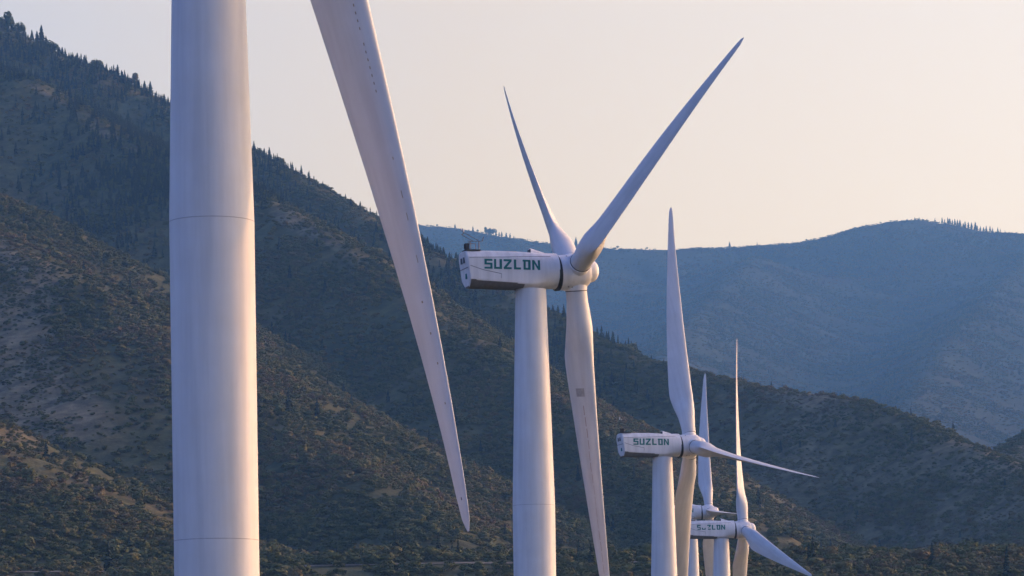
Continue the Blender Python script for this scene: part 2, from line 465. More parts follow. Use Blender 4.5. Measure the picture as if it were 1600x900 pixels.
conif = rng.rand(len(x)) < (0.003 + 0.26 * upper * np.clip(fbm(x, y, 160, 3, 400) * 2 + 0.6, 0, 1))
s = rng.uniform(2.4, 5.2, len(x)) * (1 + 0.5 * np.clip(fbm(x, y, 80, 2, 350), 0, 1)) 
big = rng.rand(len(x)) < 0.06; s = s * np.where(big, 1.5, 1)
K = rng.randint(0, 6, len(x)); tall = rng.rand(len(x)) < 0.12; K = np.where(tall, rng.randint(9, 11, len(x)), K); K = np.where(conif, rng.randint(6, 9, len(x)), K)
hs = s * rng.uniform(0.55, 0.9, len(x)); ch = rng.uniform(6, 13, len(x))
S = np.stack([np.where(conif, ch * 0.9, s * 1.25), np.where(conif, ch * 0.9, s * 1.25), np.where(conif, ch, hs)], -1)
scatter('scrub', np.stack([x, y, z - 0.15], -1), S, K, 'mottled green and rust scrub oak covering the near mountain slopes')
x, y = sample(vis & core & near, 0.03 + BARE * np.clip(fbm(XX, YY, 30, 3, 611) * 2 + 0.7, 0.05, 1.5), 26000)
z = terrain(x, y); s = rng.uniform(0.7, 2.4, len(x)) * np.where(rng.rand(len(x)) < 0.1, 1.7, 1)
scatter('grass_tufts', np.stack([x, y, z - 0.05], -1), np.stack([s * 1.4, s * 1.4, s * 0.7], -1), rng.randint(0, 6, len(x)), 'low tufts and small bushes dotting the bare brown slopes')
far = (YY > 4500) & (YY < 11200)
densf = np.clip(fbm(XX, YY, 130, 4, 500) * 2.4 + 0.6, 0.05, 1.5) * (1 - 0.8 * BARE)
x, y = sample(vis & core & far, densf ** 0.6, 46000)
z = terrain(x, y)
conif = rng.rand(len(x)) < 0.15
s = rng.uniform(5, 9, len(x)); ch = rng.uniform(5, 9, len(x))
K = np.where(conif, rng.randint(6, 9, len(x)), rng.randint(0, 6, len(x)))
S = np.stack([np.where(conif, ch, s * 1.4), np.where(conif, ch, s * 1.4), np.where(conif, ch, s * 0.5)], -1)
scatter('far_woods', np.stack([x, y, z - 0.2], -1), S, K, 'hazy blue woods covering the far mountain')

# ------------------------------------------------------------------ separate trees
PINES = [(conifer_mesh('crown', 90 + i, M_PINE, 16, 0.20 + 0.025 * (i % 4)), trunk_mesh('trunk', 0.9, 0.022)) for i in range(6)]
BROAD = [(shrub_mesh('crown', 110 + i, M_SCRUB, 420, 0.9, 1.25), limbs_mesh('trunk', 5 + i)) for i in range(4)]
def make_tree(kind, x, y, z, h, label, group, wid=1.0):
    cr, tr = (PINES if kind == 'pine' else BROAD)[random.randrange(6 if kind == 'pine' else 4)]
    r = bpy.data.objects.new('pine_tree' if kind == 'pine' else 'broadleaf_tree', None); COL.objects.link(r)
    r.empty_display_size = 1; r.location = (x, y, z); r.rotation_euler = (0, 0, random.uniform(0, 6.28))
    k = h if kind == 'pine' else h / 0.92
    r.scale = (k * wid, k * wid, k)
    r['label'] = label; r['category'] = 'tree'; r['group'] = group
    for n_, me in (('crown', cr), ('trunk', tr)):
        o = bpy.data.objects.new(n_, me); COL.objects.link(o); o.parent = r
    return r

def skyline(px, lo, hi):
    """world point on the crest of the terrain seen at this pixel column, between two distances"""
    ys = np.linspace(lo, hi, 240)
    py = 300.0
    for _ in range(4):
        u = (from_px(px, py, 1.0)[0])
        zz = terrain(u * ys, ys)
        i = int(np.argmax((zz - CZ) / ys)); py = to_px(u * ys[i], ys[i], zz[i])[1]
    return u * ys[i], ys[i], zz[i]

def on_slope(px, py, lo, hi):
    """world point where the line of sight first meets the slope"""
    X0, Y0, Z0 = from_px(px, py, 1.0); Z0 -= CZ
    ys = np.linspace(lo, hi, 900)
    zz = terrain(X0 * ys, ys); d = zz - (CZ + Z0 * ys)
    i = int(np.argmax(d > 0))
    return X0 * ys[i], ys[i], zz[i]

ORD = ['first', 'second', 'third', 'fourth', 'fifth', 'sixth', 'seventh', 'eighth', 'ninth', 'tenth', 'eleventh', 'twelfth', 'thirteenth', 'fourteenth', 'fifteenth', 'sixteenth',
       'seventeenth', 'eighteenth', 'nineteenth', 'twentieth', 'twenty-first', 'twenty-second', 'twenty-third', 'twenty-fourth']
CNT = {}
def nth(key):
    CNT[key] = CNT.get(key, -1) + 1
    return ORD[CNT[key]]
LEFT_SKY = [(3, 14, 'b'), (12, 22, 'b'), (20, 14, 'p'), (31, 14, 'b'), (38, 11, 'p'), (50, 10, 'p'), (58, 12, 'p'), (65, 22, 'p'), (72, 12, 'p'), (79, 12, 'b'), (86, 10, 'b'),
            (97, 8, 'p'), (108, 7, 'p'), (121, 9, 'p'), (132, 9, 'p'), (145, 9, 'b'), (153, 13, 'b'), (161, 9, 'p'), (172, 6, 'p'), (184, 14, 'p'), (190, 10, 'p'), (196, 8, 'p'), (209, 17, 'b'),
            (217, 9, 'p'), (226, 13, 'p'), (235, 17, 'p'), (243, 6, 'p'), (257, 9, 'p'), (397, 12, 'p'), (404, 9, 'b'), (413, 10, 'p'), (421, 15, 'p'), (430, 8, 'p'), (438, 14, 'b'), (447, 7, 'p'), (563, 8, 'p')]
LB_LEFT = {12: 'bushy dark tree highest on the left skyline, at the top left corner', 65: 'tall narrow conifer on the left skyline, tallest near the top left corner',
           153: 'bushy round tree on the left skyline midway between corner and foreground tower', 209: 'flat-topped bushy tree on the left skyline near the foreground tower',
           235: 'upright dark conifer on the skyline last big one before the foreground tower', 184: 'dark conifer on the left skyline just uphill of the flat-topped bushy tree',
           421: 'dark conifer on the ridge just right of the foreground tower', 438: 'rounded tree on the ridge right of the foreground tower, beside a dark conifer',
           257: 'small lone conifer on the skyline touching the left edge of the foreground tower', 563: 'tiny lone conifer on the ridge touching the left edge of the hanging foreground blade'}
GL = 'small conifers along the left ridge skyline'
for px, hp, k in LEFT_SKY:
    x, y, z = skyline(px, 2900, 4100)
    zone = 'top left corner clump of the skyline' if px < 100 else 'left skyline between corner clump and flat-topped tree' if px < 209 else 'skyline right beside the foreground tower' if px < 300 else 'ridge right of the foreground tower'
    lb = nth(zone) + ' tree from the left on the ' + zone
    lb = LB_LEFT.get(px, lb)
    make_tree('pine' if k == 'p' else 'broad', x, y, z - 0.3, (hp * (1.35 if k == 'p' else 0.95) + 4) * y / F, lb, GL, 1.25 if k == 'p' else 0.95 if k == 'p' else 1.1)

FAR_SKY = [(683, 4, 'b'), (711, 6, 'p'), (739, 8, 'p'), (746, 5, 'b'), (760, 9, 'b'), (766, 11, 'b'), (771, 10, 'b'), (775, 7, 'p'), (780, 6, 'p'), (784, 7, 'p'), (791, 6, 'p'), (797, 6, 'p'), (803, 4, 'p'),
           (900, 12, 'p'), (942, 4, 'b'), (965, 5, 'b'), (1011, 4, 'b'), (1140, 7, 'p'), (1183, 4, 'p'), (1260, 4, 'b'), (1376, 4, 'b'),
           (1461, 6, 'p'), (1472, 9, 'p'), (1476, 6, 'p'), (1481, 9, 'p'), (1484, 8, 'p'), (1488, 8, 'p'), (1492, 9, 'p'), (1496, 7, 'p'), (1500, 8, 'p'), (1505, 5, 'p'), (1508, 8, 'p'), (1513, 8, 'p'),
           (1518, 8, 'p'), (1524, 10, 'p'), (1527, 7, 'p'), (1532, 7, 'p'), (1537, 6, 'p'), (1541, 9, 'p'), (1547, 9, 'p'), (1551, 6, 'p'), (1559, 6, 'p'), (1563, 4, 'p')]
for px, hp, k in FAR_SKY:
    x, y, z = skyline(px, 8500, 11500)
    if px > 1450: lb, gr = nth('row') + ' conifer from the left in the close row on the far right summit', 'conifers in a row on the far right summit'
    elif px == 900: lb, gr = 'lone conifer on the far ridge just behind the raised blade beside the hub', 'lone trees on the far ridge'
    elif px == 1140: lb, gr = 'lone conifer on the far ridge right of the third turbine, left of the far summit', 'lone trees on the far ridge'
    elif px < 810: lb, gr = nth('roof') + ' tree from the left on the far ridge above the second nacelle', 'trees on the far ridge above the second nacelle'
    else: lb, gr = nth('crest') + ' tiny tree from the left along the level far crest right of the hub', 'lone trees on the far ridge'
    make_tree('pine' if k == 'p' else 'broad', x, y, z - 0.3, (hp + (1.5 if k == 'p' else -0.5)) * y / F * random.uniform(0.85, 1.2), lb, gr, random.uniform(1.1, 1.5) if k == 'p' else 1.0)

SHOULDER = [(652, 14), (660, 17), (668, 19), (677, 13), (684, 16), (693, 17), (702, 12), (716, 15), (728, 16), (742, 11), (864, 12), (872, 15), (882, 12), (905, 8), (948, 15), (956, 12), (970, 9), (991, 12), (1003, 8), (1037, 7)]
for px, hp in SHOULDER:
    zone = 'middle ridge beside the hanging foreground blade' if px < 760 else 'middle ridge between second and third turbines'
    x, y, z = skyline(px, 2400, 4000)
    make_tree('pine', x, y, z - 0.3, (hp + 3) * y / F, nth(zone) + ' dark conifer from the left on the ' + zone, 'conifers on the middle ridge shoulder', 1.25)
for px, py, hp, lb in [(1386, 694, 12, 'lone dark conifer on the open slope right of the turbines, upper one'), (1340, 812, 12, 'lone dark conifer low on the slope right of the last turbine'),
                   (1305, 668, 12, 'dark conifer in the fold of the slope above the right-pointing blade'), (470, 562, 13, 'dark conifer on the slope between the foreground tower and blade'),
                   (1020, 640, 12, 'dark conifer on the slope left of the third turbine upright blade'), (430, 690, 12, 'low dark conifer right beside the foreground tower'), (1430, 770, 9, 'small conifer on the lower slope at the far right'),
                   (1250, 700, 10, 'small conifer on the slope just above the tip of the right-pointing blade'), (1500, 842, 10, 'small dark conifer near the foot of the slope in the lower right')]:
    x, y, z = on_slope(px, py, 1250, 4100)
    make_tree('pine', x, y, z - 0.3, (hp + 2) * y / F, lb, 'lone conifers on the slopes', 1.3)

# ------------------------------------------------------------------ turbine materials
def paint(name, base=(0.74, 0.75, 0.77), rough=0.50, streak=0.13, seed=0.0):
    m, t, b = mat(name)
    tcn = t.nodes.new('ShaderNodeTexCoord')
    mp = t.nodes.new('ShaderNodeMapping'); mp.inputs['Scale'].default_value = (1.3, 1.3, 0.08); mp.inputs['Location'].default_value = (seed, seed, seed)
    t.links.new(tcn.outputs['Object'], mp.inputs[0])
    n = noise(t, 1.0, 5, mp.outputs[0]); n2 = noise(t, 0.5, 5, tcn.outputs['Object'], 0.6)
    lo = tuple(v * (1 - streak) for v in base)
    r = ramp(t, n.outputs['Fac'], [(0.35, lo), (0.6, base)])
    r2 = ramp(t, n2.outputs['Fac'], [(0.3, (0.94, 0.93, 0.92)), (0.65, (1, 1, 1))])
    c = mix(t, 1.0, r.outputs[0], r2.outputs[0], 'MULTIPLY')
    t.links.new(c, b.inputs['Base Color'])
    rr = t.nodes.new('ShaderNodeMapRange'); rr.inputs['To Min'].default_value = rough - 0.05; rr.inputs['To Max'].default_value = rough + 0.12
    t.links.new(n2.outputs['Fac'], rr.inputs[0]); t.links.new(rr.outputs[0], b.inputs['Roughness'])
    return m
M_TOWER = paint('tower paint')
M_BLADE = paint('blade gelcoat', (0.70, 0.70, 0.71), 0.48, 0.12, 3.0)
M_NAC = paint('nacelle fibreglass', (0.85, 0.84, 0.85), 0.48, 0.16, 7.0)
def flat(name, col, rough=0.6, metal=0):
    m, t, b = mat(name)
    tcn = t.nodes.new('ShaderNodeTexCoord'); n = noise(t, 3, 4, tcn.outputs['Object'])
    r = ramp(t, n.outputs['Fac'], [(0.3, tuple(v * 0.8 for v in col)), (0.7, tuple(v * 1.12 for v in col))])
    t.links.new(r.outputs[0], b.inputs['Base Color']); b.inputs['Roughness'].default_value = rough; b.inputs['Metallic'].default_value = metal
    return m
M_UNDER = flat('dark grey nacelle belly', (0.22, 0.205, 0.21), 0.7)  # darker grey for downward-facing faces towards the rear of the nacelle
M_DARK = flat('black rubber', (0.022, 0.022, 0.028), 0.5)
M_SEAM = flat('joint sealant', (0.20, 0.20, 0.23), 0.7)
M_JOINT = flat('tower joint', (0.40, 0.40, 0.43), 0.6)
M_TEAL = flat('teal vinyl lettering', (0.002, 0.17, 0.16), 0.6)
M_STEEL = flat('galvanised steel', (0.14, 0.15, 0.17), 0.5, 0.3)
M_PATCH = flat('grey repair tape', (0.40, 0.38, 0.38), 0.6)
M_VG = flat('amber edge strips', (0.34, 0.28, 0.20), 0.6)
M_STAIN = flat('rust brown grime', (0.42, 0.33, 0.31), 0.7)
M_GREY = flat('grey louvre', (0.09, 0.10, 0.12), 0.6)

def obj(name, V, Fc, m, parent=None, smooth=True, sharp=None):
    me = mesh_from(name, V, Fc, m, smooth)
    if sharp:
        bm = bmesh.new(); bm.from_mesh(me)
        bmesh.ops.recalc_face_normals(bm, faces=bm.faces[:])
        for e in bm.edges:
            if len(e.link_faces) == 2 and e.calc_face_angle(0) > RD(sharp): e.smooth = False
        bm.to_mesh(me); bm.free()
    o = bpy.data.objects.new(name, me); COL.objects.link(o)
    if parent: o.parent = parent
    return o

def loft(rings, close_a=True, close_b=True):
    V = []; Fc = []; n = len(rings[0])
    for r in rings: V += list(r)
    for q in range(len(rings) - 1):
        for i in range(n):
            j = (i + 1) % n
            Fc.append((q * n + i, q * n + j, (q + 1) * n + j, (q + 1) * n + i))
    if close_a: Fc.append(tuple(range(n - 1, -1, -1)))
    if close_b: Fc.append(tuple(range((len(rings) - 1) * n, len(rings) * n)))
    return V, Fc

def tube_geo(a, b, r, n=6):
    a = Vector(a); b = Vector(b); ax = (b - a).normalized(); u = ax.orthogonal().normalized(); v = ax.cross(u)
    return loft([[p + u * r * cos(2 * pi * i / n) + v * r * sin(2 * pi * i / n) for i in range(n)] for p in (a, b)])

def box_geo(x0, x1, y0, y1, z0, z1):
    V = [(x, y, z) for z in (z0, z1) for x, y in ((x0, y0), (x1, y0), (x1, y1), (x0, y1))]
    return V, [(3, 2, 1, 0), (4, 5, 6, 7), (0, 1, 5, 4), (1, 2, 6, 5), (2, 3, 7, 6), (3, 0, 4, 7)]

def join(*gs):
    V = []; Fc = []
    for v, f in gs:
        k = len(V); V += list(v); Fc += [tuple(i + k for i in q) for q in f]
    return V, Fc

# ---- nacelle body: x forwards (0 at the hub centre), y to the far side, z up (0 at the hub centre)
NX0, NX1 = -12.75, -2.28
def section(x):
    """closed outline of the nacelle at x, as (y, z) points starting at the bottom centre on the near side"""
    t = (x - NX0) / (NX1 - NX0)
    w = 1.66 + 0.14 * min(1, t * 2)
    top = 1.80 + 0.08 * sin(min(1, t * 1.3) * pi)
    bot = -2.04
    chz = 0.62 * (1 - 0.72 * min(1, t / 0.75)) + 0.1; chy = 0.95 - 0.4 * min(1, t / .75)
    poly = [(0, bot), (-(w - chy), bot), (-(w - chy * 0.5), bot + chz * 0.42), (-w + .03, bot + chz), (-w, bot + chz + 0.12), (-w, -0.1), (-w, 0.95), (-w + 0.02, 1.12), (-w + 0.34, top - 0.20), (-w + 0.50, top - 0.06), (-w * 0.6, top - 0.01), (0, top + 0.03)]
    # resample to a fixed number of points by arc length
    P = [Vector(p) for p in poly]; Ls = [0]
    for a, b in zip(P, P[1:]): Ls.append(Ls[-1] + (b - a).length)
    f = max(0.0, min(1.0, (t - 0.62) / 0.38)); f = f * f * (3 - 2 * f)
    n = 56; out = []
    for i in range(n + 1):
        s = Ls[-1] * i / n; k = max(j for j in range(len(Ls)) if Ls[j] <= s + 1e-9); k = min(k, len(P) - 2)
        p = P[k].lerp(P[k + 1], (s - Ls[k]) / (Ls[k + 1] - Ls[k]))
        a = -pi / 2 - pi * i / n
        c = Vector((1.93 * cos(a), 1.93 * sin(a)))
        out.append(p.lerp(c, f * 0.96))
    near = [(p.x, p.y) for p in out]
    farp = [(-y_, z_) for y_, z_ in near[-2:0:-1]]
    return near + farp

def nac_y(x, z):
    """near-side surface y at (x, z)"""
    sct = section(max(NX0, min(NX1, x)))[:57]
    for (y0, z0), (y1, z1) in zip(sct, sct[1:]):
        if z0 <= z <= z1 and z1 > z0 and y0 < -0.6: return y0 + (y1 - y0) * (z - z0) / (z1 - z0)
    return -1.6

def side_ribbon(pts, wdt, off=0.012):
    """thin strip lying on the near side of the nacelle along (x, z) points"""
    V = []; Fc = []
    fine = []
    for (xa, za), (xb, zb) in zip(pts, pts[1:]):
        n = max(2, int(math.hypot(xb - xa, zb - za) / 0.3))
        for i in range(n): fine.append((xa + (xb - xa) * i / n, za + (zb - za) * i / n))
    fine.append(pts[-1])
    for i, (x_, z_) in enumerate(fine):
        a = fine[max(0, i - 1)]; b_ = fine[min(len(fine) - 1, i + 1)]; d = Vector((b_[0] - a[0], b_[1] - a[1])).normalized()
        nx, nz = -d.y * wdt / 2, d.x * wdt / 2
        for s_ in (-1, 1):
            xx, zz = x_ + nx * s_, z_ + nz * s_
            V.append((xx, nac_y(xx, zz) - off, zz))
    for i in range(len(fine) - 1): Fc.append((2 * i, 2 * i + 2, 2 * i + 3, 2 * i + 1))
    return V, Fc

# ---- lettering: strokes as boxes on a 0..1 x 0..1 cell, heavy square letters
def bar(x0, z0, x1, z1): return [(x0, z0), (x1, z0), (x1, z1), (x0, z1)]
GL_ = {
 'S': [bar(0, .80, .95, 1), bar(0, .42, .27, .80), bar(.27, .42, .95, .61), bar(.70, .18, .95, .42), bar(0, 0, .95, .18)],
 'U': [bar(0, .0, .25, 1), bar(.25, 0, .66, .2), bar(.66, 0, .95, 1)],
 'Z': [bar(0, .80, .95, 1), [(.62, .80), (.95, .80), (.36, .20), (.02, .20)], bar(0, 0, .95, .20)],
 'L': [bar(.08, 0, .36, 1), bar(.36, 0, .92, .2)],
 'O': [bar(.10, 0, .36, .82), bar(0, .82, .92, 1), bar(.36, 0, .66, .18), bar(.66, 0, .95, .82), bar(.92, .82, .95, .93)],
 'N': [bar(0, 0, .25, 1), [(.25, 1), (.25, .66), (.70, 0), (.70, .34)], bar(.70, 0, .95, 1)],
}
WORN = {'U': [bar(0, .0, .25, .42), bar(.25, 0, .66, .18), bar(.66, 0, .88, .38)],
        'Z': [bar(.1, .80, .95, 1), [(.62, .80), (.95, .80), (.75, .52), (.46, .52)], bar(.30, 0, .95, .20), bar(.34, .36, .55, .46)],
        'S': [bar(0, .80, .85, 1), bar(0, .42, .25, .80), bar(.25, .42, .8, .58), bar(.66, .18, .88, .42), bar(.1, 0, .88, .16)]}
def letter_geo(polys, x0, z0, wd, ht):
    V = []; Fc = []
    for q in polys:
        # a 2 x 2 patch that follows the curved side, 12 mm thick
        k = len(V); m = 3
        for off in (0.030, 0.004):
            for i in range(m + 1):
                for j in range(m + 1):
                    a = Vector(q[0]).lerp(Vector(q[1]), i / m); b_ = Vector(q[3]).lerp(Vector(q[2]), i / m); p = a.lerp(b_, j / m)
                    xx, zz = x0 + p.x * wd, z0 + p.y * ht
                    V.append((xx, nac_y(xx, zz) - off, zz))
        g_ = lambda i, j: k + i * (m + 1) + j
        for i in range(m):
            for j in range(m): Fc.append((g_(i, j), g_(i + 1, j), g_(i + 1, j + 1), g_(i, j + 1)))
        o2 = (m + 1) ** 2
        rim = [g_(i, 0) for i in range(m + 1)] + [g_(m, j) for j in range(1, m + 1)] + [g_(i, m) for i in range(m - 1, -1, -1)] + [g_(0, j) for j in range(m - 1, 0, -1)]
        for a, b_ in zip(rim, rim[1:] + rim[:1]): Fc.append((a, a + o2, b_ + o2, b_))
    return V, Fc

# ---- blade: z along the span, x along the chord towards the leading edge, y thickness
RT = 44.0
CH = [(0, 2.30), (1.5, 2.30), (3.2, 2.32), (5.0, 2.75), (7.0, 3.45), (9.0, 3.90), (11, 3.88), (14, 3.65), (18, 3.32), (22, 2.95), (26.5, 2.50), (31, 1.98), (35, 1.52), (39, 1.08), (42, 0.80), (43.4, 0.56), (44.0, 0.14)]
TH = [(0, 1.0), (3.2, 0.98), (5.0, 0.74), (7, 0.50), (9, 0.38), (14, 0.28), (22, 0.22), (31, 0.18), (44, 0.16)]
TW = [(0, 15), (6, 14), (10, 11), (16, 7), (24, 3.5), (34, 1), (44, -0.5)]
AXF = [(0, 0.5), (3.2, 0.5), (7, 0.40), (10, 0.36), (18, 0.37), (44, 0.42)]
def ip(tab, r): return float(np.interp(r, [a for a, _ in tab], [b_ for _, b_ in tab]))
SPAN = [1.45, 2.2, 3.2, 4.1, 5, 6, 7, 8, 9, 10, 11.5, 13, 15, 17, 19.5, 22, 24.5, 27, 29.5, 32, 34.5, 37, 39, 40.5, 41.8, 42.7, 43.3, 43.7, 43.93, 44.0]
def airfoil(n=30):
    pts = []
    for i in range(n):
        a = 2 * pi * i / n
        xc = 0.5 * (1 + cos(a))                        # 1 = trailing edge, 0 = leading edge
        yt = 5 * (0.2969 * math.sqrt(max(xc, 0)) - 0.126 * xc - 0.3516 * xc ** 2 + 0.2843 * xc ** 3 - 0.1015 * xc ** 4)
        pts.append((xc, yt * (1 if a < pi else -1), a))
    return pts
AF = airfoil()
def blade_point(r, xc, ytn, a, bend):
    c = ip(CH, r); th = ip(TH, r); wq = max(0.0, min(1.0, (r - 3.2) / 5.8)); wq = wq * wq * (3 - 2 * wq)
    ax = ip(AXF, r)
    xa = (ax - xc) * c; ya = ytn * c * th + 0.022 * c * sin(pi * xc) * wq
    xr = -0.5 * c * cos(a); yr = 0.5 * c * sin(a)
    x_ = xr + (xa - xr) * wq; y_ = yr + (ya - yr) * wq
    tw = -RD(ip(TW, r))
    # twist turns the leading edge upwind towards the root (the downwind face is +y)
    X = x_ * cos(tw) - y_ * sin(tw); Yv = x_ * sin(tw) + y_ * cos(tw)
    return Vector((X, Yv, r))

def blade_geo():
    rings = []
    for r in SPAN:
        rings.append([blade_point(r, xc, yt, a, 0) for xc, yt, a in AF])
    return loft(rings)

def blade_surface(r, xc, side, off=0.012):
    yt = 5 * (0.2969 * math.sqrt(max(xc, 0)) - 0.126 * xc - 0.3516 * xc ** 2 + 0.2843 * xc ** 3 - 0.1015 * xc ** 4)
    a = math.acos(2 * xc - 1); a = a if side > 0 else 2 * pi - a
    p = blade_point(r, xc, yt * side, a, 0)
    q = blade_point(r, min(1, xc + .01), (5 * (0.2969 * math.sqrt(xc + .01) - 0.126 * (xc + .01) - 0.3516 * (xc + .01) ** 2 + 0.2843 * (xc + .01) ** 3 - 0.1015 * (xc + .01) ** 4)) * side, a, 0)
    d = (q - p); nn = Vector((-d.y, d.x, 0)).normalized()
    if nn.y * side < 0: nn = -nn
    return p + nn * off

def blade_strip(r0, r1, xa, xb, side, off=0.012, n=6):
    V = []; Fc = []
    for i in range(n + 1):
        r = r0 + (r1 - r0) * i / n
        V += [blade_surface(r, xa, side, off), blade_surface(r, xb, side, off)]
    for i in range(n): Fc.append((2 * i, 2 * i + 1, 2 * i + 3, 2 * i + 2))
    return V, Fc

BL_V, BL_F = blade_geo()
def bend_mesh(V, along, amount, lin=0.55, bow=0.0):
    """bow the blade towards the wind: along = direction in blade space, amount = offset at the tip"""
    return [Vector(v) + along * (amount * (lin * (v[2] / RT) + (1 - lin) * (max(v[2], 0) / RT) ** 2) + bow * 6.75 * (v[2] / RT) ** 2 * (1 - v[2] / RT)) for v in V]

def make_turbine(spec):
    hx, hy, hz = spec['hub']; az = RD(spec['az'])
    root = bpy.data.objects.new('wind_turbine', None); COL.objects.link(root)
    ax2 = Vector((cos(az), sin(az)))
    OV = 5.05 - spec.get('over', 0)
    tx_, ty_ = hx - OV * ax2.x, hy - OV * ax2.y
    gz = float(terrain(np.array([tx_]), np.array([ty_]))[0])
    if gz < 1.5: gz = 0.9
    root.location = (tx_, ty_, gz); root.rotation_euler = (0, 0, az)
    root['label'] = spec['label']; root['category'] = 'wind turbine'; root['group'] = 'white wind turbines standing in a row'
    H = hz - gz                                        # hub height above the base
    # tower: local origin at the base
    ztop = H - 2.04
    zf = H - spec.get('drop', 25.45)                                     # the joint between tapering and straight length
    zf2 = zf - 16.3
    gf = spec.get('girth', 1.0)
    def rad(z): return gf * rad_(z)
    def rad_(z):
        if z > zf: return 2.30 - (2.30 - 1.66) * (z - zf) / (ztop - zf)
        return 2.30 + max(0, (zf2 - z)) * 0.002
    n = 96
    segs = [(0.4, zf2 - 17), (zf2 - 17, zf2), (zf2, zf), (zf, ztop)]
    for za, zb in segs:
        rings = []
        m = 10
        for i in range(m + 1):
            z_ = za + 0.015 + (zb - za - 0.03) * i / m; r_ = rad(z_)
            rings.append([(r_ * cos(2 * pi * k / n), r_ * sin(2 * pi * k / n), z_) for k in range(n)])
        V, Fc = loft(rings, True, True)
        obj('tower_section', V, Fc, M_TOWER, root, sharp=40)
    for zj in (zf, zf2, zf2 - 17):
        r_ = rad(zj) + 0.006
        V, Fc = loft([[(rr * cos(2 * pi * k / n), rr * sin(2 * pi * k / n), z_) for k in range(n)] for rr, z_ in ((r_ - .02, zj - .022), (r_, zj - .018), (r_, zj + .018), (r_ - .02, zj + .022))])
        obj('flange', V, Fc, M_JOINT, root, sharp=40)
    # faint weld seams round the cans of the tower
    V, Fc = loft([[(rr * cos(2 * pi * k / n), rr * sin(2 * pi * k / n), z_) for k in range(n)] for rr, z_ in ((2.9, -1.5), (2.9, .35), (2.75, .42), (2.3, .42))])
    fo = obj('foundation', V, Fc, M_PATCH, root, sharp=30)
    # nacelle
    xs_ = [NX0 + 0.0, NX0 + 0.12] + list(np.linspace(NX0 + 0.5, NX1, 26))
    rings = []
    for i, x_ in enumerate(xs_):
        sct = section(max(x_, NX0)); k = 0.94 if i == 0 else 1.0
        rings.append([(x_ + 0.13 * (1.8 - z_) * max(0, 1 - (x_ - NX0) / 1.6), y_ * k, z_ * k) for y_, z_ in sct])
    V, Fc = loft(rings)
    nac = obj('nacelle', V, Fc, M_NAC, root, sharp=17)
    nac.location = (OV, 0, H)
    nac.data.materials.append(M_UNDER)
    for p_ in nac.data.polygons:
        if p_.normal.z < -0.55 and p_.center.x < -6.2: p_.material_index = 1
    def sub(name, V, Fc, m, smooth=False, **kw): return obj(name, V, Fc, m, nac, smooth, **kw)
    # seams
    V, Fc = side_ribbon([(NX0 + .3, 1.00), (-8.5, 1.14), (-3.2, 1.40)], 0.055); sub('seam', V, Fc, M_SEAM)
    V, Fc = side_ribbon([(NX0 + .4, 0.15), (-10.9, -0.30), (-8.9, -0.66)], 0.06); sub('seam', V, Fc, M_SEAM)
    V, Fc = side_ribbon([(-8.9, -0.68), (-8.9, -1.15)], 0.04); sub('seam', V, Fc, M_SEAM)
    # letters
    x0 = -10.78
    for i, ch_ in enumerate('SUZLON'):
        g_ = (WORN if spec.get('worn') else {}).get(ch_, GL_[ch_])
        V, Fc = letter_geo(g_, x0 + i * 1.07, -0.17, 0.93, 1.06)
        o_ = sub('letter', V, Fc, M_TEAL); o_['label'] = 'teal letter ' + ch_
    # rear face: seam, two dark louvres, small emblem
    V, Fc = box_geo(NX0 + .18, NX0 + .28, -1.45, 1.45, -0.05, 0.01); sub('seam', V, Fc, M_SEAM)
    for yy in (-0.35, 0.55):
        V, Fc = box_geo(NX0 + .02, NX0 + .16, yy - .2, yy + .2, 0.55, 1.15); sub('louvre', V, Fc, M_GREY)
    V, Fc = box_geo(NX0 + .26, NX0 + .40, -0.55, -0.2, -1.15, -0.6); sub('emblem', V, Fc, M_TEAL)
    # roof: scoop, hatch
    def roofz(x_): return max(z_ for _, z_ in section(x_))
    rz = roofz(-5.5)
    rings = []
    for q in range(9):
        u_ = q / 8; x_ = -5.15 + 1.65 * u_; hh = 0.50 * (1 - u_) ** 0.85 * (0.9 + .1 * cos(u_ * 3)) + 0.02; ww = 0.62 - 0.15 * u_
        rz_ = roofz(x_) - 0.08
        rings.append([(x_, -ww, rz_), (x_, -ww * .92, rz_ + hh * .7), (x_, -ww * .6, rz_ + hh + .06), (x_, 0, rz_ + hh + .10), (x_, ww * .6, rz_ + hh + .06), (x_, ww * .92, rz_ + hh * .7), (x_, ww, rz_)])
    V, Fc = loft(rings); sub('air_scoop', V, Fc, M_NAC, True, sharp=50)
    V, Fc = box_geo(-5.22, -5.155, -.45, .45, rz + .02, rz + .40); sub('scoop_grille', V, Fc, M_DARK)
    V, Fc = box_geo(-8.0, -6.9, -.75, .2, roofz(-7.5) - .05, roofz(-7.5) + .05); sub('roof_hatch', V, Fc, M_SEAM)
    # weather mast and frame at the rear
    zr = roofz(NX0 + .5)
    V, Fc = join(box_geo(NX0 + .05, NX0 + .50, -1.15, -.65, zr, zr + .72), tube_geo((NX0 - .02, -1.0, zr + .1), (NX0 - .02, -1.0, zr + .62), .07, 8)); _b = sub('beacon_box', V, Fc, M_DARK)
    V, Fc = box_geo(NX0 + .05, NX0 + 1.7, -1.35, .2, zr - .03, zr + .07); sub('platform', V, Fc, M_DARK)
    yy = -1.15
    T_ = lambda a, b_, r=.032: tube_geo(a, b_, r)
